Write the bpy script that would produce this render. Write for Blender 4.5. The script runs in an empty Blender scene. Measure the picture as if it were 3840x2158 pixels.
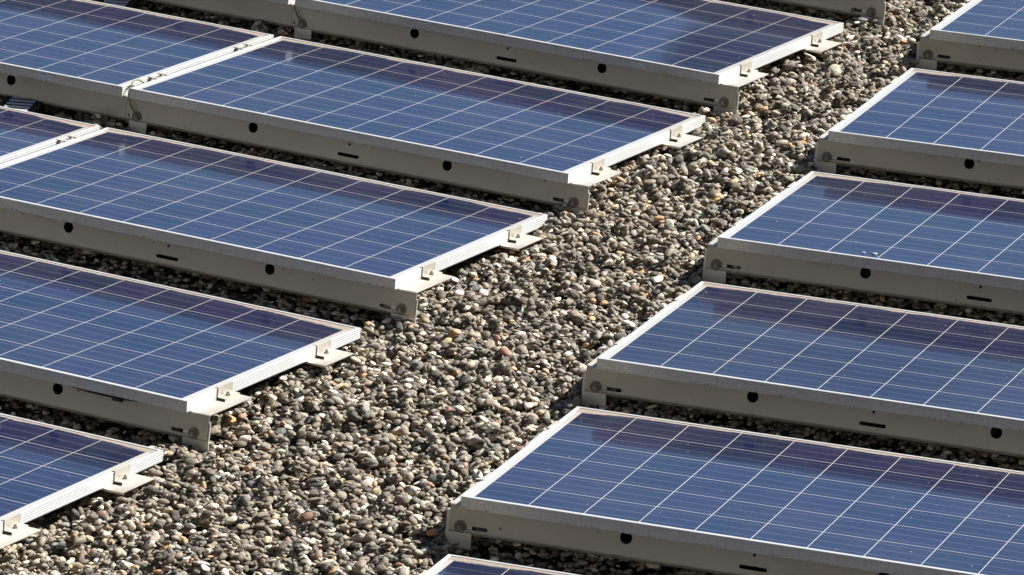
import bpy, bmesh, math, random
import numpy as np
from mathutils import Vector, Matrix, Euler, noise as mnoise
from mathutils.geometry import delaunay_2d_cdt

scn = bpy.context.scene
COL = scn.collection
random.seed(7)
rng = np.random.default_rng(11)

# ------------------------------------------------------------------ camera
cam = bpy.data.cameras.new('camera')
camo = bpy.data.objects.new('camera', cam)
COL.objects.link(camo)
R = ((0.879146, -0.18179, 0.440517), (0.476321, 0.306351, -0.824177), (0.014874, 0.934399, 0.355917))
M = Matrix(R).to_4x4()
M.translation = Vector((9.50563, -16.17601, 6.0663))
camo.matrix_world = M
cam.sensor_width = 36.0
cam.lens = 198.479
cam.clip_start = 0.5
cam.clip_end = 500.0
scn.camera = camo

# ------------------------------------------------------------------ light
SUN_EL = math.radians(42.0)
SUN_AZ = math.radians(55.0)          # counter-clockwise from +x
sun_dir = Vector((math.cos(SUN_AZ) * math.cos(SUN_EL), math.sin(SUN_AZ) * math.cos(SUN_EL), math.sin(SUN_EL)))
sl = bpy.data.lights.new('sun', 'SUN')
sl.energy = 5.0
sl.angle = math.radians(0.53)
sl.color = (1.0, 0.978, 0.935)
so = bpy.data.objects.new('sun', sl)
so.rotation_euler = sun_dir.to_track_quat('Z', 'Y').to_euler()
so.location = (0, 0, 12)
COL.objects.link(so)

scn.view_settings.view_transform = 'Standard'
scn.view_settings.look = 'None'
scn.view_settings.exposure = 1.04
scn.view_settings.gamma = 1.0
scn.view_settings.use_curve_mapping = False


class G:
    """tiny node-graph helper"""
    def __init__(s, tree):
        s.t = tree
        s.n = tree.nodes
        s.l = tree.links

    def new(s, typ, **kw):
        n = s.n.new(typ)
        for k, v in kw.items():
            setattr(n, k, v)
        return n

    def put(s, sock, v):
        if hasattr(v, 'is_output'):
            s.l.new(v, sock)
        elif v is not None:
            sock.default_value = v

    def m(s, op, a, b=None, c=None, clamp=False):
        n = s.new('ShaderNodeMath', operation=op, use_clamp=clamp)
        s.put(n.inputs[0], a)
        if b is not None: s.put(n.inputs[1], b)
        if c is not None: s.put(n.inputs[2], c)
        return n.outputs[0]

    def ramp(s, v, lo, hi, a=0.0, b=1.0, smooth=True):
        n = s.new('ShaderNodeMapRange', interpolation_type='SMOOTHSTEP' if smooth else 'LINEAR')
        s.put(n.inputs['Value'], v)
        s.put(n.inputs['From Min'], lo); s.put(n.inputs['From Max'], hi)
        s.put(n.inputs['To Min'], a); s.put(n.inputs['To Max'], b)
        return n.outputs[0]

    def mix(s, f, a, b, blend='MIX'):
        n = s.new('ShaderNodeMix', data_type='RGBA', blend_type=blend)
        s.put(n.inputs['Factor'], f)
        s.put(n.inputs[6], a if hasattr(a, 'is_output') else (*a, 1))
        s.put(n.inputs[7], b if hasattr(b, 'is_output') else (*b, 1))
        return n.outputs[2]

    def noise(s, vec, scale, detail=3.0, rough=0.55, out='Fac', dims='3D'):
        n = s.new('ShaderNodeTexNoise', noise_dimensions=dims)
        s.put(n.inputs['Vector'], vec)
        n.inputs['Scale'].default_value = scale
        n.inputs['Detail'].default_value = detail
        n.inputs['Roughness'].default_value = rough
        return n.outputs[out]

    def mul(s, vec, xyz):
        n = s.new('ShaderNodeVectorMath', operation='MULTIPLY')
        s.put(n.inputs[0], vec); n.inputs[1].default_value = xyz
        return n.outputs[0]

    def add(s, vec, v2):
        n = s.new('ShaderNodeVectorMath', operation='ADD')
        s.put(n.inputs[0], vec); s.put(n.inputs[1], v2)
        return n.outputs[0]

    def sep(s, vec):
        n = s.new('ShaderNodeSeparateXYZ')
        s.put(n.inputs[0], vec)
        return n.outputs

    def comb(s, x, y, z):
        n = s.new('ShaderNodeCombineXYZ')
        s.put(n.inputs[0], x); s.put(n.inputs[1], y); s.put(n.inputs[2], z)
        return n.outputs[0]


# ------------------------------------------------------------------ world: clear sky over an unseen treeline, added for dark reflections in the panels
world = bpy.data.worlds.new('World')
scn.world = world
world.use_nodes = True
g = G(world.node_tree)
bg = world.node_tree.nodes['Background']
sky = g.new('ShaderNodeTexSky', sky_type='NISHITA')
sky.sun_disc = False
sky.sun_elevation = SUN_EL
sky.sun_rotation = math.radians(90.0) - SUN_AZ
sky.air_density = 1.0
sky.altitude = 1200.0
sky.dust_density = 0.0
sky.ozone_density = 5.0
tc = g.new('ShaderNodeTexCoord')
dx, dy, dz = g.sep(tc.outputs['Generated'])
el = g.m('ARCSINE', dz)
az = g.m('ARCTAN2', dy, dx)
TREE_EL = 7.4                                                        # degrees
hn = g.noise(g.comb(az, 0.0, 0.0), 9.0, 5.0, 0.6)
hn2 = g.noise(g.comb(az, 3.0, 0.0), 2.2, 2.0, 0.5)
lim = g.m('ADD', math.radians(TREE_EL - 2.4), g.m('ADD', g.m('MULTIPLY', hn, math.radians(2.2)), g.m('MULTIPLY', hn2, math.radians(2.6))))
# unseen building inferred behind the camera, widened and raised to darken front faces
off_az = g.m('ABSOLUTE', g.m('ADD', az, math.radians(64.0)))
sky_block = g.m('MULTIPLY', g.ramp(off_az, math.radians(80.0), math.radians(76.0)), g.ramp(el, math.radians(58.0), math.radians(56.0)))
above = g.ramp(g.m('SUBTRACT', el, lim), math.radians(-0.35), math.radians(0.35))
leaf = g.noise(tc.outputs['Generated'], 60.0, 4.0, 0.7)
tree_c = g.mix(leaf, (0.10, 0.13, 0.07), (0.42, 0.46, 0.30))
g.put(bg.inputs['Color'], g.mix(sky_block, g.mix(above, tree_c, sky.outputs[0]), (1.12, 1.03, 0.92)))
bg.inputs['Strength'].default_value = 0.05


# ------------------------------------------------------------------ mesh helpers
def tag(o, label=None, cat=None, group=None, kind=None):
    for k, v in (('label', label), ('category', cat), ('group', group), ('kind', kind)):
        if v:
            o[k] = v
    return o


def link(name, me, mat=None, parent=None):
    o = bpy.data.objects.new(name, me)
    COL.objects.link(o)
    if mat:
        me.materials.append(mat)
    if parent:
        o.parent = parent
    return o


def mesh(name, verts, faces, smooth=False):
    me = bpy.data.meshes.new(name)
    me.from_pydata([tuple(v) for v in verts], [], faces)
    me.validate()
    if smooth:
        me.shade_smooth()
    return me


class MB:
    def __init__(s):
        s.v, s.f = [], []

    def add(s, v, f):
        n = len(s.v)
        s.v += [tuple(p) for p in v]
        s.f += [tuple(i + n for i in q) for q in f]

    def box(s, x0, x1, y0, y1, z0, z1):
        v = [(x, y, z) for x in (x0, x1) for y in (y0, y1) for z in (z0, z1)]
        s.add(v, [(0, 1, 3, 2), (4, 6, 7, 5), (0, 4, 5, 1), (2, 3, 7, 6), (0, 2, 6, 4), (1, 5, 7, 3)])

    def sheet(s, prof, x0, x1, t, closed=False):
        """a folded sheet: (y,z) centre-line swept from x0 to x1 with thickness t"""
        P = [Vector((0, y, z)) for y, z in prof]
        n = len(P)
        L, Rr = [], []
        for i in range(n):
            a = P[max(i - 1, 0)]; b = P[min(i + 1, n - 1)]
            d = (b - a).normalized()
            nn = Vector((0, -d.z, d.y)) * (t / 2)
            L.append(P[i] + nn); Rr.append(P[i] - nn)
        loop = L + Rr[::-1]
        k = len(loop)
        v = [(x0, p.y, p.z) for p in loop] + [(x1, p.y, p.z) for p in loop]
        f = [(i, (i + 1) % k, (i + 1) % k + k, i + k) for i in range(k)]
        for i in range(n - 1):
            j = k - 1 - i
            f.append((i, j, j - 1, i + 1))
            f.append((i + k, i + 1 + k, j - 1 + k, j + k))
        s.add(v, f)

    def plate(s, outer, holes, place, t):
        """flat plate with real holes; 2-D outline (x,z) -> place(x,z,d)"""
        pts, edges = [], []
        for lp in [outer] + holes:
            o = len(pts)
            pts += [Vector(p) for p in lp]
            edges += [(o + i, o + (i + 1) % len(lp)) for i in range(len(lp))]
        vo, eo, fo, *_ = delaunay_2d_cdt(pts, edges, [], 1, 1e-6)

        def inside(p, lp):
            c = False
            for i in range(len(lp)):
                (xa, ya), (xb, yb) = lp[i], lp[i - 1]
                if (ya > p[1]) != (yb > p[1]) and p[0] < (xb - xa) * (p[1] - ya) / (yb - ya) + xa:
                    c = not c
            return c
        fo = [q for q in fo if not any(inside((sum(vo[i].x for i in q) / len(q), sum(vo[i].y for i in q) / len(q)), h) for h in holes)]
        n = len(vo)
        v = [place(p.x, p.y, 0) for p in vo] + [place(p.x, p.y, t) for p in vo]
        f = [tuple(q) for q in fo] + [tuple(i + n for i in q[::-1]) for q in fo]
        cnt = {}
        for q in fo:
            for i in range(len(q)):
                e = (q[i], q[(i + 1) % len(q)])
                cnt[e] = 1
        for (a, b) in cnt:
            if (b, a) not in cnt:
                f.append((b, a, a + n, b + n))
        s.add(v, f)

    def cyl(s, c, axis, r, h, n=20, r2=None):
        a = Vector(axis).normalized()
        q = a.to_track_quat('Z', 'Y').to_matrix()
        r2 = r if r2 is None else r2
        v = []
        for k, (rr, hh) in enumerate(((r, 0), (r2, h))):
            for i in range(n):
                t = 2 * math.pi * i / n
                v.append(Vector(c) + q @ Vector((rr * math.cos(t), rr * math.sin(t), hh)))
        f = [(i, (i + 1) % n, (i + 1) % n + n, i + n) for i in range(n)]
        f += [tuple(range(n - 1, -1, -1)), tuple(range(n, 2 * n))]
        s.add(v, f)

    def tube(s, pts, r, n=8):
        P = [Vector(p) for p in pts]
        v, f = [], []
        for i, p in enumerate(P):
            d = (P[min(i + 1, len(P) - 1)] - P[max(i - 1, 0)]).normalized()
            q = d.to_track_quat('Z', 'Y').to_matrix()
            for k in range(n):
                t = 2 * math.pi * k / n
                v.append(p + q @ Vector((r * math.cos(t), r * math.sin(t), 0)))
        for i in range(len(P) - 1):
            for k in range(n):
                a = i * n + k; b = i * n + (k + 1) % n
                f.append((a, b, b + n, a + n))
        f += [tuple(range(n - 1, -1, -1)), tuple(range((len(P) - 1) * n, len(P) * n))]
        s.add(v, f)

    def build(s, name, mat=None, parent=None, smooth=None):
        me = mesh(name, s.v, s.f)
        bm = bmesh.new(); bm.from_mesh(me)
        bmesh.ops.recalc_face_normals(bm, faces=bm.faces)
        bm.to_mesh(me); bm.free()
        if smooth:
            me.shade_smooth()
            me.set_sharp_from_angle(angle=math.radians(smooth))
        return link(name, me, mat, parent)


def bezier(p0, p1, p2, p3, n=16):
    p0, p1, p2, p3 = map(Vector, (p0, p1, p2, p3))
    out = []
    for i in range(n + 1):
        t = i / n; u = 1 - t
        out.append(p0 * u**3 + p1 * 3 * u * u * t + p2 * 3 * u * t * t + p3 * t**3)
    return out


# ------------------------------------------------------------------ materials
def material(name):
    m = bpy.data.materials.new(name)
    m.use_nodes = True
    gg = G(m.node_tree)
    return m, gg, m.node_tree.nodes['Principled BSDF']


L_, S_ = 1.650, 0.992          # panel size
PITCH = 0.1589                 # cell pitch
RIM = 0.0105                   # width of the frame's top rim
FH = 0.0335                    # frame height
H0 = 0.105                     # panel top plane above the thing's base, along the panel normal
ZG = -0.138                    # gravel level


def make_cells():
    m, g, b = material('solar cells under glass')
    uv = g.new('ShaderNodeUVMap', uv_map='uvm').outputs[0]
    oi = g.new('ShaderNodeObjectInfo')
    u, v, _ = g.sep(uv)
    mx, my = (L_ - 10 * PITCH) / 2, (S_ - 6 * PITCH) / 2
    a = g.m('DIVIDE', g.m('SUBTRACT', u, mx), PITCH)
    c = g.m('DIVIDE', g.m('SUBTRACT', v, my), PITCH)
    fa, fc = g.m('FRACT', a), g.m('FRACT', c)
    da = g.m('MINIMUM', fa, g.m('SUBTRACT', 1.0, fa))
    dc = g.m('MINIMUM', fc, g.m('SUBTRACT', 1.0, fc))
    half = 0.00125 / PITCH
    line = g.m('MAXIMUM', g.m('LESS_THAN', da, half), g.m('LESS_THAN', dc, half))
    for t in (g.m('LESS_THAN', a, 0.0), g.m('GREATER_THAN', a, 10.0), g.m('LESS_THAN', c, 0.0), g.m('GREATER_THAN', c, 6.0)):
        line = g.m('MAXIMUM', line, t)
    # three busbars per cell along the long side
    fb = g.m('FRACT', g.m('MULTIPLY', c, 3.0))
    bus = g.m('LESS_THAN', g.m('ABSOLUTE', g.m('SUBTRACT', fb, 0.5)), 0.0012 * 3 / PITCH)
    # tone of each cell and its crystal grain
    cell = g.comb(g.m('FLOOR', a), g.m('FLOOR', c), g.m('MULTIPLY', oi.outputs['Random'], 91.0))
    wn = g.new('ShaderNodeTexWhiteNoise', noise_dimensions='3D')
    g.put(wn.inputs['Vector'], cell)
    base = g.mix(wn.outputs['Value'], (0.0030, 0.0088, 0.030), (0.0125, 0.0105, 0.044))
    vor = g.new('ShaderNodeTexVoronoi')
    g.put(vor.inputs['Vector'], g.mul(uv, (1.0, 1.0, 0.0)))
    vor.inputs['Scale'].default_value = 130.0
    grain = g.sep(vor.outputs['Color'])[0]
    base = g.mix(g.m('MULTIPLY', grain, 0.5), base, (0.016, 0.024, 0.068))
    colr = g.mix(g.m('MULTIPLY', bus, 0.24), base, (0.36, 0.38, 0.42))
    colr = g.mix(line, colr, (0.46, 0.44, 0.40))
    # silt washed to the low edge, ragged, deeper in the corners
    off = g.add(uv, g.comb(g.m('MULTIPLY', oi.outputs['Random'], 37.0), 0.0, 0.0))
    n1 = g.noise(off, 5.0, 3.0)
    n2 = g.noise(off, 55.0, 4.0, 0.7)
    n3 = g.noise(g.mul(off, (1.0, 0.4, 1.0)), 240.0, 2.0, 0.6)
    d = g.m('SUBTRACT', S_ - RIM, v)
    ue = g.m('MINIMUM', u, g.m('SUBTRACT', L_, u))
    corner = g.ramp(ue, 0.32, 0.0)
    w = g.m('ADD', 0.006, g.m('ADD', g.m('MULTIPLY', g.ramp(n1, 0.35, 0.7), 0.013), g.m('MULTIPLY', corner, 0.020)))
    w = g.m('ADD', w, g.m('MULTIPLY', g.m('SUBTRACT', n2, 0.5), 0.012))
    silt = g.ramp(g.m('SUBTRACT', d, w), 0.007, -0.004)
    silt = g.m('MULTIPLY', silt, g.ramp(n3, 0.25, 0.55, 0.72, 1.0))
    siltc = g.mix(n2, (0.21, 0.165, 0.13), (0.35, 0.29, 0.24))
    colr = g.mix(silt, colr, siltc)
    # thin film of dust and a few droppings
    film = g.m('MULTIPLY', g.ramp(g.noise(off, 2.3, 4.0), 0.3, 0.8), 0.03)
    colr = g.mix(film, colr, (0.40, 0.37, 0.33))
    sp = g.noise(off, 95.0, 1.0, 0.4)
    spot = g.m('MULTIPLY', g.m('GREATER_THAN', sp, 0.80), 0.8)
    colr = g.mix(spot, colr, (0.62, 0.60, 0.55))
    g.put(b.inputs['Base Color'], colr)
    g.put(b.inputs['Roughness'], g.m('MAXIMUM', g.m('MULTIPLY', silt, 0.95), 0.12))
    g.put(b.inputs['Specular IOR Level'], g.m('SUBTRACT', 0.5, g.m('MULTIPLY', silt, 0.45)))
    b.inputs['IOR'].default_value = 1.56
    # shading normals tilted per panel to place the dark reflection at the low edge
    def prop(nm):
        return g.new('ShaderNodeAttribute', attribute_type='OBJECT', attribute_name=nm).outputs['Fac']
    vt = g.new('ShaderNodeVectorTransform', vector_type='VECTOR', convert_from='OBJECT', convert_to='WORLD')
    vt.inputs[0].default_value = (0, 1, 0)
    geo = g.new('ShaderNodeNewGeometry')
    w1 = g.m('SUBTRACT', g.noise(g.mul(off, (0.55, 1.2, 1.0)), 1.1, 0.0), 0.5)
    ee = g.m('ADD', v, g.m('MULTIPLY', w1, 0.22))
    roll = g.m('POWER', g.m('MAXIMUM', g.m('DIVIDE', g.m('SUBTRACT', ee, 0.60), 0.39), 0.0), 1.5)
    dark = g.ramp(g.m('ADD', u, g.m('MULTIPLY', v, 0.30)), g.m('SUBTRACT', prop('fade_from'), 0.10), g.m('ADD', prop('fade_from'), 0.22))  # tilts the normal so a panel's right end reflects dark
    tilt = g.m('ADD', prop('lean'), g.m('MULTIPLY', prop('dip'), roll))
    tilt = g.m('ADD', tilt, g.m('ADD', g.m('MULTIPLY', w1, 0.020), g.m('MULTIPLY', dark, 0.055)))
    sc = g.new('ShaderNodeVectorMath', operation='SCALE')
    g.put(sc.inputs[0], vt.outputs[0]); g.put(sc.inputs['Scale'], tilt)
    nv = g.new('ShaderNodeVectorMath', operation='NORMALIZE')
    g.put(nv.inputs[0], g.add(geo.outputs['Normal'], sc.outputs[0]))
    g.put(b.inputs['Normal'], nv.outputs[0])
    return m


def make_frame():
    m, g, b = material('anodised aluminium frame')
    tcn = g.new('ShaderNodeTexCoord')
    oi = g.new('ShaderNodeObjectInfo')
    ob = g.add(tcn.outputs['Object'], g.comb(g.m('MULTIPLY', oi.outputs['Random'], 53.0), 0.0, 0.0))
    x, y, z = g.sep(tcn.outputs['Object'])
    base = g.mix(g.noise(ob, 14.0, 4.0), (0.58, 0.58, 0.565), (0.68, 0.68, 0.665))
    # weather streaks and dark lichen of the high side; streaks also deepen its shade
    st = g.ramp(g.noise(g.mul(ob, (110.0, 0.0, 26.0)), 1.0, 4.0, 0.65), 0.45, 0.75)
    high_face = g.ramp(y, -0.4945, -0.4955)
    base = g.mix(g.m('MULTIPLY', g.m('MULTIPLY', st, high_face), 0.34), base, (0.25, 0.25, 0.235))
    fine = g.ramp(g.noise(g.mul(ob, (30.0, 30.0, 420.0)), 1.0, 3.0, 0.6), 0.4, 0.75)
    base = g.mix(g.m('MULTIPLY', fine, 0.22), base, (0.40, 0.40, 0.38))
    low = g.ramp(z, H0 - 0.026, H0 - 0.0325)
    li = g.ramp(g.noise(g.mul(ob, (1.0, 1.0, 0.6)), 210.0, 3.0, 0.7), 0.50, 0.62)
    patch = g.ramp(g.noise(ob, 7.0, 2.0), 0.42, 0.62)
    base = g.mix(g.m('MULTIPLY', g.m('MULTIPLY', g.m('MULTIPLY', li, low), patch), high_face), base, (0.05, 0.055, 0.045))
    g.put(b.inputs['Base Color'], base)
    b.inputs['Metallic'].default_value = 0.4
    b.inputs['Roughness'].default_value = 0.45
    return m


def make_sheet():
    m, g, b = material('mill finish sheet metal')
    tcn = g.new('ShaderNodeTexCoord')
    oi = g.new('ShaderNodeObjectInfo')
    ob = g.add(tcn.outputs['Object'], g.comb(g.m('MULTIPLY', oi.outputs['Random'], 71.0), 0.0, 0.0))
    n1 = g.noise(ob, 9.0, 4.0, 0.6)
    n2 = g.noise(ob, 160.0, 2.0, 0.6)
    base = g.mix(n1, (0.455, 0.415, 0.345), (0.60, 0.56, 0.485))
    base = g.mix(g.m('MULTIPLY', g.ramp(n2, 0.45, 0.8), 0.18), base, (0.34, 0.32, 0.29))
    run = g.ramp(g.noise(g.mul(ob, (34.0, 0.0, 2.5)), 1.0, 4.0, 0.7), 0.56, 0.78)
    base = g.mix(g.m('MULTIPLY', run, 0.45), base, (0.30, 0.26, 0.21))
    sp = g.m('GREATER_THAN', g.noise(ob, 75.0, 1.0, 0.4), 0.775)
    base = g.mix(g.m('MULTIPLY', sp, 0.8), base, (0.06, 0.055, 0.05))
    g.put(b.inputs['Base Color'], base)
    b.inputs['Metallic'].default_value = 0.3
    g.put(b.inputs['Roughness'], g.ramp(n1, 0.3, 0.7, 0.38, 0.52))
    return m


def make_plain(name, c1, c2, rough=0.5, metal=0.0, scale=40.0, spec=0.5):
    m, g, b = material(name)
    tcn = g.new('ShaderNodeTexCoord')
    g.put(b.inputs['Base Color'], g.mix(g.noise(tcn.outputs['Object'], scale, 4.0), c1, c2))
    b.inputs['Roughness'].default_value = rough
    b.inputs['Metallic'].default_value = metal
    b.inputs['Specular IOR Level'].default_value = spec
    return m


def make_stone():
    m, g, b = material('washed river pebbles')
    at = g.new('ShaderNodeAttribute', attribute_type='INSTANCER', attribute_name='tint')
    tcn = g.new('ShaderNodeTexCoord')
    k = g.m('MULTIPLY', at.outputs['Alpha'], 63.0)
    ob = g.add(tcn.outputs['Object'], g.comb(k, g.m('MULTIPLY', k, 1.7), 0.0))
    n1 = g.noise(ob, 1.6, 4.0, 0.65)
    n2 = g.noise(ob, 7.0, 3.0, 0.7)
    c = g.mix(g.ramp(n1, 0.30, 0.72), g.mix(1.0, at.outputs['Color'], (0.66, 0.65, 0.63), 'MULTIPLY'),
              g.mix(1.0, at.outputs['Color'], (1.22, 1.20, 1.16), 'MULTIPLY'))
    c = g.mix(g.m('MULTIPLY', g.ramp(n2, 0.56, 0.72), 0.50), c, (0.07, 0.065, 0.06))
    vein = g.ramp(g.m('ABSOLUTE', g.m('SUBTRACT', g.noise(ob, 1.1, 2.0), 0.5)), 0.022, 0.006)
    c = g.mix(g.m('MULTIPLY', vein, 0.32), c, (0.62, 0.60, 0.55))
    g.put(b.inputs['Base Color'], c)
    b.inputs['Roughness'].default_value = 0.72
    b.inputs['Specular IOR Level'].default_value = 0.35
    bp = g.new('ShaderNodeBump')
    bp.inputs['Strength'].default_value = 0.25
    bp.inputs['Distance'].default_value = 0.15
    g.put(bp.inputs['Height'], n2)
    g.put(b.inputs['Normal'], bp.outputs[0])
    return m


def make_ground():
    m, g, b = material('roof ballast bed')
    tcn = g.new('ShaderNodeTexCoord')
    vor = g.new('ShaderNodeTexVoronoi')
    g.put(vor.inputs['Vector'], tcn.outputs['Object'])
    vor.inputs['Scale'].default_value = 38.0
    c = g.mix(g.sep(vor.outputs['Color'])[0], (0.07, 0.065, 0.055), (0.30, 0.28, 0.24))
    c = g.mix(g.ramp(vor.outputs['Distance'], 0.25, 0.75), c, (0.02, 0.018, 0.015))
    g.put(b.inputs['Base Color'], c)
    b.inputs['Roughness'].default_value = 0.9
    bp = g.new('ShaderNodeBump')
    bp.inputs['Strength'].default_value = 1.0
    bp.inputs['Distance'].default_value = 0.012
    g.put(bp.inputs['Height'], g.m('SUBTRACT', 1.0, vor.outputs['Distance']))
    g.put(b.inputs['Normal'], bp.outputs[0])
    return m


M_CELL = make_cells()
M_FRAME = make_frame()
M_SHEET = make_sheet()
M_STONE = make_stone()
M_GROUND = make_ground()
M_BOLT = make_plain('stainless bolt', (0.30, 0.285, 0.25), (0.42, 0.40, 0.36), 0.45, 0.6)
M_WASH = make_plain('weathered washer', (0.13, 0.12, 0.095), (0.20, 0.185, 0.15), 0.55, 0.3)
M_PLATE = make_plain('bright galvanised plate', (0.70, 0.68, 0.62), (0.80, 0.78, 0.72), 0.5, 0.2)
M_DARK = make_plain('black rubber', (0.012, 0.012, 0.012), (0.02, 0.02, 0.02), 0.6)
M_STICK = make_plain('faded label', (0.50, 0.56, 0.62), (0.62, 0.67, 0.72), 0.45)
M_EARTH = make_plain('yellow green wire', (0.16, 0.16, 0.035), (0.26, 0.25, 0.09), 0.5)
M_CABLE = make_plain('black cable', (0.010, 0.010, 0.010), (0.016, 0.016, 0.016), 0.5)
M_GRATE = make_plain('dark coated plate', (0.020, 0.021, 0.025), (0.035, 0.037, 0.042), 0.8, 0.0, 40.0, 0.2)
M_SLAT = make_plain('zinc louvre', (0.50, 0.51, 0.53), (0.60, 0.61, 0.63), 0.5, 0.1)
M_LEAF = make_plain('dry leaf', (0.62, 0.42, 0.12), (0.72, 0.56, 0.22), 0.7)
M_RUST = make_plain('rusty steel', (0.09, 0.03, 0.015), (0.16, 0.06, 0.03), 0.85)
M_MORTAR = make_plain('grey stone slab', (0.10, 0.10, 0.095), (0.2, 0.195, 0.18), 0.8)

# ------------------------------------------------------------------ ground
gnd = link('ground', mesh('ground', [(-150, -150, ZG - 0.035), (150, -150, ZG - 0.035), (150, 150, ZG - 0.035), (-150, 150, ZG - 0.035)], [(0, 1, 2, 3)]), M_GROUND)
tag(gnd, kind='structure')


# ------------------------------------------------------------------ panels
def frame_mesh():
    """mitred aluminium frame: one profile (inset, z) taken round the rectangle, with shallow grooves on its outer face"""
    P = [(RIM, H0 - 0.0075), (RIM, H0 - 0.0006), (RIM - 0.0006, H0), (0.0007, H0), (0.0, H0 - 0.0007)]
    for k in range(4):
        z = H0 - 0.0065 - k * 0.0068
        P += [(0.0, z + 0.0010), (0.0009, z + 0.0004), (0.0009, z - 0.0004), (0.0, z - 0.0010)]
    P += [(0.0, H0 - FH), (0.022, H0 - FH), (0.022, H0 - FH + 0.0018), (0.0018, H0 - FH + 0.0018), (0.0018, H0 - 0.0075)]
    v, f = [], []
    n = len(P)
    for sx, sy in ((-1, -1), (1, -1), (1, 1), (-1, 1)):
        for o, z in P:
            v.append((sx * (L_ / 2 - o), sy * (S_ / 2 - o), z))
    for c in range(4):
        d = (c + 1) % 4
        for i in range(n):
            j = (i + 1) % n
            f.append((c * n + i, d * n + i, d * n + j, c * n + j))
    mb = MB(); mb.add(v, f)
    return mb


def glass_mesh(seed):
    """laminate, sagging by a millimetre"""
    NX, NY = 56, 40
    r = random.Random(seed)
    ph = [r.uniform(0, 6.28) for _ in range(6)]
    v, f, uvs = [], [], []
    x0, y0 = -L_ / 2 + RIM - 0.0004, -S_ / 2 + RIM - 0.0004
    for j in range(NY + 1):
        for i in range(NX + 1):
            s, t = i / NX, j / NY
            x = x0 + s * (-2 * x0); y = y0 + t * (-2 * y0)
            z = -0.0012 * math.sin(math.pi * s) * math.sin(math.pi * t)      # sag under its own weight
            z += 0.0002 * math.sin(2.2 * math.pi * s + ph[2]) * math.sin(math.pi * t + ph[3])
            v.append((x, y, H0 - 0.0022 + z))
            uvs.append((x + L_ / 2, y + S_ / 2))
    for j in range(NY):
        for i in range(NX):
            a = j * (NX + 1) + i
            f.append((a, a + 1, a + NX + 2, a + NX + 1))
    me = mesh('cell_glass', v, f, smooth=True)
    ul = me.uv_layers.new(name='uvm')
    for lp in me.loops:
        ul.data[lp.index].uv = uvs[lp.vertex_index]
    return me


ZF = H0 - FH - 0.0012          # top of the flanges the frame is clamped to
T = 0.0022                     # sheet thickness


def arc(cy, cz, r, a0, a1, n=6):
    return [(cy + r * math.cos(math.radians(a0 + (a1 - a0) * i / n)), cz + r * math.sin(math.radians(a0 + (a1 - a0) * i / n))) for i in range(n + 1)]


def slot(x0, x1, z, hh, n=8):
    p = [(x1 - hh + hh * math.cos(t), z + hh * math.sin(t)) for t in [(-90 + 180 * i / n) * math.pi / 180 for i in range(n + 1)]]
    q = [(x0 + hh + hh * math.cos(t), z + hh * math.sin(t)) for t in [(90 + 180 * i / n) * math.pi / 180 for i in range(n + 1)]]
    return p + q


def disc(x, z, r, n=24):
    return [(x + r * math.cos(2 * math.pi * i / n), z + r * math.sin(2 * math.pi * i / n)) for i in range(n)]


LEAN = 0.010
WZ0 = ZF - 0.076               # foot of the web


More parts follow.
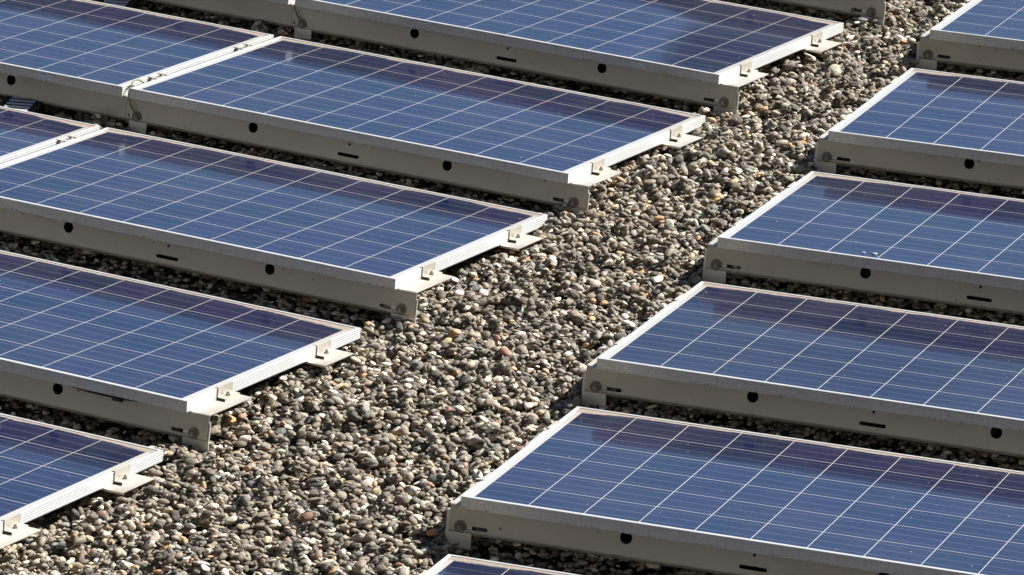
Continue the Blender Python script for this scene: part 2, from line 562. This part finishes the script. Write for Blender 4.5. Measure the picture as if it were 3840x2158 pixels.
def make_panel(kind, root):
    """kind: 'end right' (free end on the right), 'mid' (joined on both sides), 'end left' (free end on the left)"""
    hx, hy = L_ / 2, S_ / 2
    rec = 0.034 if kind == 'end left' else 0.022
    fy = -hy + rec                                  # front face of the web at its top
    gap = 0.0269
    if kind == 'end right':
        x0, x1 = -hx - 0.018, hx + 0.064
    elif kind == 'mid':
        x0, x1 = -hx - gap + 0.010, hx + gap - 0.0192
    else:
        x0, x1 = -hx - 0.041, hx + 0.012
    fr = frame_mesh().build('frame', M_FRAME, root)

    def web_y(z):
        return fy - LEAN * (ZF - z) / 0.076

    # ---- front support: folded sheet with a perforated web
    mb = MB()
    zt = ZF - 0.0075
    holes = [disc(-0.355, WZ0 + 0.0540, 0.0175), disc(0.375, WZ0 + 0.0540, 0.0175), disc(0.010, WZ0 + 0.0605, 0.0045), slot(-0.030, 0.050, WZ0 + 0.024, 0.0056)]
    zs = WZ0 + 0.0150
    bolts = []
    if kind == 'end right':
        holes.append(slot(x1 - 0.122, x1 - 0.030, zs, 0.0056)); bolts.append(x1 - 0.046)
        holes.append(slot(-hx - 0.010, -hx + 0.058, zs, 0.0056)); bolts.append(-hx + 0.026)
    if kind == 'end left':
        holes.append(slot(x0 + 0.020, x0 + 0.114, zs, 0.0056)); bolts.append(x0 + 0.034)
    mb.plate([(x0, WZ0 + 0.004), (x1, WZ0 + 0.004), (x1, zt), (x0, zt)], holes, lambda x, z, d: (x, web_y(z) + d, z), T)
    yt = web_y(zt) + T / 2
    top = [(yt, zt)] + arc(yt + 0.007, zt + 0.0005, 0.007, 180, 90)[1:]
    zc = top[-1][1]
    top = [(y, z + (ZF - T / 2 - zc)) if i else (y, z) for i, (y, z) in enumerate(top)]
    top.append((-hy + 0.258, ZF - T / 2))
    mb.sheet(top, x0, x1, T)
    yb = web_y(WZ0 + 0.004) + T / 2
    mb.sheet([(yb, WZ0 + 0.004), (yb + 0.0008, WZ0 + 0.0005), (yb + 0.012, WZ0 - 0.009), (yb + 0.030, WZ0 - 0.0115)], x0, x1, T)
    sup = mb.build('front_support', M_SHEET, root, 40)
    for bx in bolts:
        y = web_y(zs)
        w = MB()
        w.cyl((bx, y - 0.0002, zs), (0, -1, -0.1), 0.0172, 0.0022, 28)
        wo = w.build('washer', M_WASH, sup, 40)
        w = MB()
        w.cyl((bx, y - 0.0024, zs - 0.0002), (0, -1, -0.1), 0.0078, 0.0055, 6, 0.0074)
        w.cyl((bx, y - 0.0079, zs - 0.0008), (0, -1, -0.1), 0.0042, 0.006, 14, 0.0036)
        w.build('bolt', M_BOLT, sup, 30)

    # ---- upright plates standing in the gravel behind the slots
    def upright(a, b):
        u = MB()
        pr = [(web_y(zs + 0.03) + 0.0062, zs + 0.040), (web_y(WZ0) + 0.0062, WZ0 - 0.001), (web_y(WZ0) + 0.0045, WZ0 - 0.040), (web_y(WZ0) + 0.012, WZ0 - 0.052), (web_y(WZ0) + 0.09, WZ0 - 0.055)]
        u.sheet(pr, a, b, 0.003)
        u.build('foot_plate', M_PLATE, root, 40)
    if kind == 'end right':
        upright(x1 - 0.084, x1 + 0.004)
        upright(-hx - 0.006, -hx + 0.062)
    if kind == 'end left':
        upright(x0 - 0.009, x0 + 0.066)

    # ---- rear support: low folded sheet, web facing away
    mb = MB()
    ya, yb = -hy + 0.680, -hy + 0.852
    pr = [(ya + 0.001, ZF - 0.008), (ya, ZF - T / 2 - 0.001), (ya + 0.003, ZF - T / 2), (yb - 0.008, ZF - T / 2)] + arc(yb - 0.008, ZF - 0.008 - T / 2, 0.008, 90, 0)[1:] + [(yb + 0.003, ZF - 0.07)]
    mb.sheet(pr, x0, x1, T)
    mb.build('rear_support', M_SHEET, root, 40)

    # ---- clamps
    def end_clamp(sgn, v0, v1):
        X = sgn * hx
        c = MB()
        ys0, ys1 = -hy + v0, -hy + v1
        def bx(a, b, y0, y1, z0, z1):
            a, b = sorted((X + sgn * a, X + sgn * b)); c.box(a, b, y0, y1, z0, z1)
        bx(0.0006, 0.0032, ys0, ys1, ZF + 0.0065, H0 + 0.0008)                  # upright against the frame
        bx(-0.0065, 0.0032, ys0, ys1, H0 + 0.0008, H0 + 0.0030)                 # hook over the rim
        bx(0.0032, 0.0285, ys0 + 0.0004, ys1, ZF + 0.0065, ZF + 0.0090)         # foot, raised like a hat
        bx(0.0262, 0.0285, ys0 + 0.0004, ys1, ZF + 0.0001, ZF + 0.0065)
        co = c.build('clamp', M_SHEET, root)
        k = MB()
        yb_ = (ys0 + ys1) / 2 - 0.004
        k.cyl((X + sgn * 0.0145, yb_, ZF + 0.009), (0, 0, 1), 0.0085, 0.0016, 20)
        k.cyl((X + sgn * 0.0145, yb_, ZF + 0.0106), (0, 0, 1), 0.0064, 0.0058, 6)
        k.cyl((X + sgn * 0.0145, yb_, ZF + 0.0164), (0, 0, 1), 0.0036, 0.004, 12)
        k.build('bolt', M_BOLT, co, 30)

    def mid_clamp(v0, v1):
        xm = -hx - gap / 2
        c = MB()
        ys0, ys1 = -hy + v0, -hy + v1
        c.box(xm - gap / 2 - 0.006, xm + gap / 2 + 0.006, ys0, ys0 + 0.016, H0 + 0.0008, H0 + 0.0030)
        c.box(xm - gap / 2 - 0.006, xm + gap / 2 + 0.006, ys1 - 0.016, ys1, H0 + 0.0008, H0 + 0.0030)
        c.box(xm - 0.0105, xm - 0.0083, ys0, ys1, ZF + 0.004, H0 + 0.0008)
        c.box(xm + 0.0083, xm + 0.0105, ys0, ys1, ZF + 0.004, H0 + 0.0008)
        c.box(xm - 0.0083, xm + 0.0083, ys0, ys1, ZF + 0.004, ZF + 0.0062)
        co = c.build('clamp', M_SHEET, root)
        k = MB()
        k.cyl((xm, (ys0 + ys1) / 2, ZF + 0.0062), (0, 0, 1), 0.0060, 0.012, 6)
        k.cyl((xm, (ys0 + ys1) / 2, ZF + 0.0182), (0, 0, 1), 0.0036, 0.016, 12)
        k.build('bolt', M_BOLT, co, 30)

    if kind == 'end right':
        for a, b in ((0.166, 0.247), (0.730, 0.812)):
            end_clamp(1, a, b); mid_clamp(a, b)
    if kind == 'end left':
        for a, b in ((0.166, 0.247), (0.730, 0.812)):
            end_clamp(-1, a, b)
    if kind != 'end left':
        s = MB()
        s.box(1.318 - hx, 1.372 - hx, -hy - 0.0005, -hy - 0.0001, H0 - 0.0275, H0 - 0.007)
        st = s.build('sticker', M_STICK, root)
        tag(st, 'faded pale blue sticker on the high side of the frame')


def empty(name):
    o = bpy.data.objects.new(name, None)
    o.empty_display_size = 0.1
    COL.objects.link(o)
    return o


def copy_tree(o, parent=None):
    c = o.copy(); COL.objects.link(c)
    if parent:
        c.parent = parent
        c.matrix_parent_inverse = o.matrix_parent_inverse.copy()
    for ch in [k for k in ALL_CHILDREN.get(o.name, [])]:
        copy_tree(ch, c)
    return c


# front-left corner of the panel's top (x, y, z), heading, tilt  -> measured from the photograph's perspective
LEFT = 'solar panels in the left block'
RIGHT = 'solar panels in the right block'
PANELS = [
    ('end right', (0.0023, 1.1313, 0.0, 0.001, 0.1016), 0, LEFT, 'solar panel cut off at the top, only its grey support and end bolt in view'),
    ('end right', (-0.0103, -0.00955, -0.0009, 0.00103, 0.09578), 0, LEFT, 'topmost left blue solar panel, navy at its right end, tiny yellow leaf under its edge'),
    ('mid', (-0.0103, -0.00955, -0.0009, 0.00103, 0.09578), -1, LEFT, 'solar panel whose white corner just touches the top edge, above the slotted plate'),
    ('end right', (0.00307, -1.11676, -0.01088, 0.002, 0.09917), 0, LEFT, 'whole blue solar panel seen end to end, left end beside the looped earth wire'),
    ('mid', (0.00307, -1.11676, -0.01088, 0.002, 0.09917), -1, LEFT, 'blue solar panel in the top left corner, looped earth wire at its right end'),
    ('end right', (0.01148, -2.25272, 0.00088, 0.00263, 0.10417), 0, LEFT, 'middle left blue solar panel, its near left corner cut off by the picture edge'),
    ('mid', (0.01148, -2.25272, 0.00088, 0.00263, 0.10417), -1, LEFT, 'sliver of a blue solar panel at the left edge, below the slotted plate'),
    ('end right', (-0.01396, -3.40242, 0.00181, -0.00546, 0.1048), 0, LEFT, 'blue solar panel with a black cable sagging below its high side'),
    ('end right', (-0.01328, -4.53124, -0.00033, -0.00021, 0.102), 0, LEFT, 'solar panel in the lower left corner, a broad beige silt band at its far end'),
    ('end left', (2.06576, 0.75884, 0.01553, 0.15001, 0.10438), 0, RIGHT, 'small cut-off blue solar panel in the top right corner'),
    ('end left', (2.21643, -0.3678, 0.01199, 0.15104, 0.09286), 0, RIGHT, 'second blue solar panel from the top of the right block, just below the corner one'),
    ('end left', (2.36061, -1.46568, 0.02027, 0.1456, 0.11086), 0, RIGHT, 'right block blue solar panel with two white droppings near its high side'),
    ('end left', (2.50837, -2.55183, 0.01795, 0.14862, 0.10797), 0, RIGHT, 'dark navy solar panel just below the right block one with two white droppings'),
    ('end left', (2.66694, -3.65797, 0.01913, 0.1554, 0.10643), 0, RIGHT, 'largest and nearest right block solar panel, long white side frame beside the gravel path'),
    ('end left', (2.85251, -4.77206, 0.01289, 0.14926, 0.10634), 0, RIGHT, 'far silted corner of a solar panel peeping in at the bottom edge'),
]
# per panel: normal tilts set to steer bright and dark reflections
# per panel: lean of the shading normal, how far it rolls off at the low edge (radians), where along its length it turns away (9 = nowhere)
T0 = -0.010
GLASS = [(0.00, .05, 9), (-0.018, .05, 1.30), (-0.018, .05, 9), (-0.004, .055, 9), (-0.004, .055, 9), (0.004, .06, 9), (0.004, .06, 9), (0.012, .065, 9), (0.018, .065, 9),
         (-0.016, .05, 9), (-0.012, .06, 9), (-0.004, .06, 9), (0.028, .05, 9), (0.018, .06, 9), (0.02, .06, 9)]

protos = {}
ALL_CHILDREN = {}
ROOTS = []
for i, (kind, (x, y, z, hd, th), c, grp, lab) in enumerate(PANELS):
    if kind not in protos:
        root = empty('solar_panel')
        make_panel(kind, root)
        protos[kind] = root
        for o in COL.objects:
            if o.parent:
                ALL_CHILDREN.setdefault(o.parent.name, [])
                if o not in ALL_CHILDREN[o.parent.name]:
                    ALL_CHILDREN[o.parent.name].append(o)
    else:
        root = copy_tree(protos[kind])
    rot = Matrix.Rotation(hd, 4, 'Z') @ Matrix.Rotation(-th, 4, 'X')
    mat = Matrix.Translation((x, y, z)) @ rot @ Matrix.Translation((c * (L_ + 0.0269) + L_ / 2, S_ / 2, -H0))
    root.matrix_world = mat
    tag(root, lab, 'solar panel', grp)
    ROOTS.append(root)
for i, root in enumerate(ROOTS):
    go = link('cell_glass', glass_mesh(100 + i), M_CELL, root)
    go['lean'], go['dip'], go['fade_from'] = float(GLASS[i][0] + T0), float(GLASS[i][1]), float(GLASS[i][2])


def at_panel(i, u, v, z=0.0):
    """world point at u from the left and v from the high side of panel i, z above its top plane"""
    return ROOTS[i].matrix_world @ Vector((u - L_ / 2, v - S_ / 2, H0 + z))


# ------------------------------------------------------------------ small things
def earth_wire(i, label, loop):
    pts = []
    if loop:
        pts += [at_panel(i, -0.010, 0.150, -0.030)] + bezier(at_panel(i, -0.012, 0.120, -0.012), at_panel(i, -0.014, 0.070, 0.030), at_panel(i, -0.016, 0.030, 0.018), at_panel(i, -0.012, 0.016, -0.030), 14)
    else:
        pts += [at_panel(i, -0.012, 0.05, -0.030), at_panel(i, -0.010, 0.012, -0.034)]
    pts += bezier(at_panel(i, -0.004, 0.010, -0.038), at_panel(i, 0.0, 0.006, -0.062), at_panel(i, 0.018, 0.008, -0.080), at_panel(i, 0.030, 0.008, -0.092), 12)
    mb = MB(); mb.tube(pts, 0.0028, 8)
    tag(mb.build('earth_wire', M_EARTH, None, 60), label, 'wire', 'yellow green earth wires')
earth_wire(3, 'yellow green earth wire looping up through the gap beside the whole panel', True)
earth_wire(1, 'straight earth wire hanging dark below the panel joint at the top edge', False)

mb = MB()
pts = bezier(at_panel(7, 1.235, 0.006, -0.030), at_panel(7, 1.27, 0.010, -0.038), at_panel(7, 1.34, 0.010, -0.042), at_panel(7, 1.405, 0.012, -0.040), 14)
pts += bezier(at_panel(7, 1.41, 0.012, -0.040), at_panel(7, 1.44, 0.012, -0.038), at_panel(7, 1.46, 0.011, -0.038), at_panel(7, 1.48, 0.012, -0.034), 8)[1:]
mb.tube(pts, 0.0042, 8)
cab = mb.build('black_cable', M_CABLE, None, 60)
tag(cab, 'black cable sagging below the frame of a left panel, above its grey support', 'cable')
mb = MB()
mb.cyl(at_panel(7, 1.395, 0.011, -0.044), at_panel(7, 1.43, 0.011, -0.043) - at_panel(7, 1.395, 0.011, -0.044), 0.0075, 0.030, 14)
mb.build('plug', M_CABLE, cab, 40)

# dry leaf caught under the frame
mb = MB()
v = []
for k in range(7):
    t = k / 6
    w = 0.006 * math.sin(math.pi * min(max(t, 0.06), 0.97))
    for s in (-1, 0, 1):
        v.append((0.020 * t, s * w, 0.003 * math.sin(3 * t) + (0.0025 if s else 0)))
for dz in (0.0, -0.0006):
    mb.add([(a, b, c + dz) for a, b, c in v], [(k * 3 + s, k * 3 + s + 1, k * 3 + s + 4, k * 3 + s + 3) for k in range(6) for s in (0, 1)])
lf = mb.build('dry_leaf', M_LEAF, None, 60)
lf.matrix_world = Matrix.Translation(at_panel(1, 1.438, -0.004, -0.029)) @ Euler((1.2, 0.25, 0.3)).to_matrix().to_4x4()
tag(lf, 'tiny yellow dry leaf caught under the high side of the topmost left panel', 'leaf')


# louvred plates lying on the gravel in the dark gaps
def make_plate():
    mb = MB()
    W, LN = 0.068, 0.27
    mb.box(-W, W, -LN, LN, -0.010, 0.0)
    root = mb.build('slotted_plate', M_GRATE)
    for k in range(-7, 8):
        y = k * 0.031
        s = MB()
        s.sheet([(y - 0.004, 0.0005), (y + 0.001, 0.0040), (y + 0.004, 0.0042)], -0.044, 0.044, 0.0012)
        s.build('louvre', M_SLAT, root, 40)
    return root
pl = make_plate()
ALL_CHILDREN[pl.name] = [o for o in COL.objects if o.parent == pl]
pl2 = copy_tree(pl)
for o, (x, y), lab in ((pl, (-0.413, -1.115), 'louvred dark metal plate on the gravel at the left edge, below the corner panel'),
                       (pl2, (-0.737, 0.02), 'louvred dark metal plate half hidden at the top edge, behind the corner panel')):
    o.location = (x, y, ZG + 0.016)
    o.rotation_euler = (0, 0, 0.30)
    tag(o, lab, 'slotted plate', 'louvred plates under the panels')

# rusty rod end under the lowest clamp
mb = MB()
p = at_panel(8, 1.705, 0.672, -0.036)
mb.tube([p, p + Vector((0.001, -0.001, -0.012)), p + Vector((0.0, 0.002, -0.045))], 0.0024, 8)
tag(mb.build('rusty_rod', M_RUST, None, 60), 'short rusty rod under the clamp flange of the lower left panel', 'rod')

# two droppings on a right-hand panel
for k, (u, v, r) in enumerate(((0.487, 0.062, 0.0058), (0.452, 0.058, 0.0036))):
    bm = bmesh.new()
    bmesh.ops.create_icosphere(bm, subdivisions=2, radius=1.0)
    for q in bm.verts:
        n = mnoise.noise(q.co * 1.7 + Vector((k * 9, 0, 0)))
        q.co = Vector((q.co.x * r * 1.7, q.co.y * r, q.co.z * r * 0.55)) * (1 + 0.5 * n)
    me = bpy.data.meshes.new('bird_dropping'); bm.to_mesh(me); bm.free(); me.shade_smooth()
    o = link('bird_dropping', me, M_STICK)
    o.matrix_world = Matrix.Translation(at_panel(11, u, v, -0.0005)) @ ROOTS[11].matrix_world.to_3x3().to_4x4()
    tag(o, ('larger right one' if k == 0 else 'smaller left one') + ' of two white droppings on a right block panel', 'dropping', 'droppings on the panel')


# ------------------------------------------------------------------ gravel: pebbles dropped one by one on a height field, one object of instances
def stone_source(k):
    r = random.Random(500 + k)
    bm = bmesh.new()
    bmesh.ops.create_icosphere(bm, subdivisions=3 if k % 2 else 2, radius=1.0)
    o = Vector((r.uniform(-50, 50), r.uniform(-50, 50), r.uniform(-50, 50)))
    cuts = []
    for _ in range(r.choice((2, 3, 5, 6))):
        d = Vector((r.gauss(0, 1), r.gauss(0, 1), r.gauss(0, 1))).normalized()
        cuts.append((d, r.uniform(0.66, 0.92)))
    ang = r.uniform(0.35, 0.9)
    for v in bm.verts:
        p = v.co.copy()
        for d, h in cuts:                                            # worn facets
            e = p.dot(d) - h
            if e > 0:
                p -= d * e * ang
        p *= 1 + 0.22 * mnoise.noise(p * 0.9 + o) + 0.07 * mnoise.noise(p * 2.4 + o)
        v.co = p
    me = bpy.data.meshes.new('pebble')
    bm.to_mesh(me); bm.free()
    me.shade_smooth()
    me.materials.append(M_STONE)
    return bpy.data.objects.new('pebble', me)


src = bpy.data.collections.new('pebble_shapes')
NV = 26
for k in range(NV):
    ob = stone_source(k)
    ob.name = 'pebble_%02d' % k
    src.objects.link(ob)

# bed outline: what the camera sees plus a margin all round
foot = np.array([(-1.125, -0.184), (2.011, 1.706), (4.072, -3.011), (1.66, -4.425)])
cen = foot.mean(0)
ex = np.array([0.879, 0.476]); ey = np.array([-0.476, 0.879])
q = foot @ np.stack([ex, ey], 1)
amin, amax = q.min(0) - (1.0, 0.8), q.max(0) + (1.7, 0.9)
area = float(np.prod(amax - amin))
CELL = 0.0045
nx, ny = int((amax[0] - amin[0]) / CELL) + 30, int((amax[1] - amin[1]) / CELL) + 30
gx = np.arange(nx)[:, None] * CELL; gy = np.arange(ny)[None, :] * CELL
hf = 0.5 * (0.006 * np.sin(gx * 2.1 + 1) * np.sin(gy * 1.7) + 0.005 * np.sin(gx * 5.3 + gy * 3.1) + 0.004 * np.sin(gy * 7.7 - gx * 4.4 + 2))
hf = hf.astype(np.float32)
long_ = np.clip(rng.lognormal(math.log(0.0250), 0.24, 700000), 0.013, 0.048)
fine = rng.uniform(0, 1, 700000) < 0.36                                # grit between the pebbles
long_ = np.where(fine, np.clip(rng.lognormal(math.log(0.0135), 0.22, 700000), 0.008, 0.020), long_)
mid_r = np.clip(rng.normal(0.69, 0.12, 700000), 0.45, 1.0)
thin_r = np.clip(rng.normal(0.41, 0.10, 700000), 0.24, 0.72)
foot_a = np.cumsum(math.pi / 4 * long_**2 * mid_r)
N = int(np.searchsorted(foot_a, area * 2.15))
PX = rng.uniform(0, amax[0] - amin[0], N); PY = rng.uniform(0, amax[1] - amin[1], N); PA = rng.uniform(0, 2 * math.pi, N)
order = np.arange(N)
pos = np.zeros((N, 3)); rot = np.zeros((N, 3)); scl = np.zeros((N, 3))
ca, sa = np.cos(PA), np.sin(PA)
for i in range(N):
    a = long_[i] / 2; b = a * mid_r[i]; c = a * thin_r[i]
    ix = int(PX[i] / CELL) + 12; iy = int(PY[i] / CELL) + 12
    k = int(a / CELL) + 1
    x_ = np.arange(-k, k + 1, dtype=np.float32) * CELL
    X = x_[:, None]; Y = x_[None, :]
    U = (X * ca[i] + Y * sa[i]) / a; V = (Y * ca[i] - X * sa[i]) / b
    d = 1 - U * U - V * V
    m = d > 0.02
    win = hf[ix - k:ix + k + 1, iy - k:iy + k + 1]
    hh = win[m]
    if hh.size < 2:
        continue
    rise = np.sqrt(d[m]) * c
    w = hh + rise
    z0 = 0.55 * float(w.max()) + 0.45 * float(w.mean())
    # follow the slope below it
    gxs = float((hh * X.repeat(2 * k + 1, 1)[m]).mean() - hh.mean() * X.repeat(2 * k + 1, 1)[m].mean()) / (a * b * 0.25)
    gys = float((hh * Y.repeat(2 * k + 1, 0)[m]).mean() - hh.mean() * Y.repeat(2 * k + 1, 0)[m].mean()) / (a * b * 0.25)
    gxs = max(-0.42, min(0.42, gxs * 0.5)); gys = max(-0.42, min(0.42, gys * 0.5))
    pos[i] = (PX[i], PY[i], z0)
    nrm = Vector((-gxs + random.gauss(0, 0.12), -gys + random.gauss(0, 0.12), 1)).normalized()
    e = (Vector((0, 0, 1)).rotation_difference(nrm).to_matrix() @ Matrix.Rotation(PA[i], 3, 'Z') @ Matrix.Rotation(random.choice((0, math.pi)), 3, 'X')).to_euler()
    rot[i] = e
    scl[i] = (a * 1.03, b * 1.03, c * 1.05)
    win[m] = np.maximum(hh, z0 + rise * 0.92)
print('pct', [round(float(np.percentile(hf[20:-20, 20:-20], p)), 4) for p in (10, 30, 50, 70, 90)])
sh = ZG - float(np.percentile(hf[20:-20, 20:-20], 50))
ok = scl[:, 0] > 0
# keep only the layers that can show
loc_h = hf[np.clip((pos[:, 0] / CELL).astype(int) + 12, 0, nx - 1), np.clip((pos[:, 1] / CELL).astype(int) + 12, 0, ny - 1)]
ok &= pos[:, 2] > loc_h - 0.030
wx = (pos[:, 0] + amin[0]) * ex[0] + (pos[:, 1] + amin[1]) * ey[0]
wy = (pos[:, 0] + amin[0]) * ex[1] + (pos[:, 1] + amin[1]) * ey[1]
ramp_ = np.clip((wx * 0.991 + wy * 0.135 - 1.78) / 0.32, 0, 1)         # the bed lies a little higher under the right block
lift = 0.015 * ramp_ * ramp_ * (3 - 2 * ramp_)
P3 = np.stack([wx, wy, pos[:, 2] + sh + lift], 1)
# no pebble pokes into a panel, its flanges or its feet
for root, (kind, *_r) in zip(ROOTS, PANELS):
    inv = np.array(root.matrix_world.inverted())
    q = P3 @ inv[:3, :3].T + inv[:3, 3]
    rad = scl[:, 0]
    topz = q[:, 2] + scl[:, 2] + 0.25 * rad
    inx = (np.abs(q[:, 0]) < L_ / 2 + 0.01) & (np.abs(q[:, 1]) < S_ / 2 + 0.006)
    ok &= ~(inx & (topz > H0 - FH - 0.002))
    x0 = -L_ / 2 - (0.062 if kind == 'end left' else 0.03)
    x1 = L_ / 2 + (0.092 if kind == 'end right' else 0.03)
    fl = (q[:, 0] > x0) & (q[:, 0] < x1) & (q[:, 1] > -S_ / 2) & (q[:, 1] < -S_ / 2 + 0.87)
    ok &= ~(fl & (topz > ZF - 0.004))
    gapz = (q[:, 0] > x0 + 0.02) & (q[:, 0] < x1 - 0.145) & (q[:, 1] > -S_ / 2 - 0.165) & (q[:, 1] < -S_ / 2 + 0.06)
    ok &= ~(gapz & (P3[:, 2] + scl[:, 2] + 0.2 * rad > ZG - 0.003 + lift))
    web = (q[:, 0] > x0) & (q[:, 0] < x1) & (np.abs(q[:, 1] + S_ / 2 - (0.030 if kind == 'end left' else 0.020)) < rad * 0.8 + 0.004)
    ok &= ~(web & (topz > WZ0 - 0.006))
pos, rot, scl, P3 = pos[ok], rot[ok], scl[ok], P3[ok]
N = len(pos)
pal = np.array([(0.215, 0.186, 0.147), (0.165, 0.144, 0.114), (0.115, 0.101, 0.082), (0.065, 0.059, 0.050), (0.300, 0.270, 0.220), (0.255, 0.243, 0.217),
                (0.205, 0.209, 0.200), (0.440, 0.412, 0.355), (0.680, 0.652, 0.590), (0.430, 0.340, 0.215), (0.500, 0.300, 0.155), (0.280, 0.165, 0.115), (0.135, 0.150, 0.152)])
wts = np.array([18, 18, 16, 9, 13, 9, 6, 10, 7.0, 3.0, 1.0, 1.0, 2.0]); wts /= wts.sum()
ci = rng.choice(len(pal), N, p=wts)
tint = pal[ci] * 1.22 * np.array([1.0, 0.95, 0.88]) * rng.lognormal(0, 0.22, N)[:, None] * rng.normal(1, 0.03, (N, 3))
tint = np.clip(np.concatenate([tint, rng.uniform(0, 1, (N, 1))], 1), 0.01, 1.0)
gm = bpy.data.meshes.new('gravel')
gm.vertices.add(N)
gm.vertices.foreach_set('co', P3.astype(np.float32).ravel())
for nm, ty, key, arr in (('rot', 'FLOAT_VECTOR', 'vector', rot), ('scl', 'FLOAT_VECTOR', 'vector', scl), ('tint', 'FLOAT_COLOR', 'color', tint)):
    at = gm.attributes.new(nm, ty, 'POINT')
    at.data.foreach_set(key, arr.astype(np.float32).ravel())
at = gm.attributes.new('vid', 'INT', 'POINT')
at.data.foreach_set('value', rng.integers(0, NV, N).astype(np.int32))
gm.update()
gravel = link('gravel', gm, M_STONE)
tag(gravel, 'grey and beige rounded gravel covering the flat roof between the panels', 'gravel', None, 'stuff')
ng = bpy.data.node_groups.new('scatter pebbles', 'GeometryNodeTree')
ng.interface.new_socket('Geometry', in_out='INPUT', socket_type='NodeSocketGeometry')
ng.interface.new_socket('Geometry', in_out='OUTPUT', socket_type='NodeSocketGeometry')
n = ng.nodes
gi, go_ = n.new('NodeGroupInput'), n.new('NodeGroupOutput')
iop = n.new('GeometryNodeInstanceOnPoints')
cinf = n.new('GeometryNodeCollectionInfo')
cinf.inputs['Collection'].default_value = src
cinf.inputs['Separate Children'].default_value = True
cinf.inputs['Reset Children'].default_value = True
iop.inputs['Pick Instance'].default_value = True


def named(nm, ty):
    a = n.new('GeometryNodeInputNamedAttribute'); a.data_type = ty
    a.inputs['Name'].default_value = nm
    return a.outputs['Attribute']
e2r = n.new('FunctionNodeEulerToRotation')
lk = ng.links.new
lk(gi.outputs[0], iop.inputs['Points'])
lk(cinf.outputs[0], iop.inputs['Instance'])
lk(named('vid', 'INT'), iop.inputs['Instance Index'])
lk(named('rot', 'FLOAT_VECTOR'), e2r.inputs[0])
lk(e2r.outputs[0], iop.inputs['Rotation'])
lk(named('scl', 'FLOAT_VECTOR'), iop.inputs['Scale'])
lk(iop.outputs[0], go_.inputs[0])
md = gravel.modifiers.new('scatter', 'NODES')
md.node_group = ng
print('pebbles', N, 'area', round(area, 1))
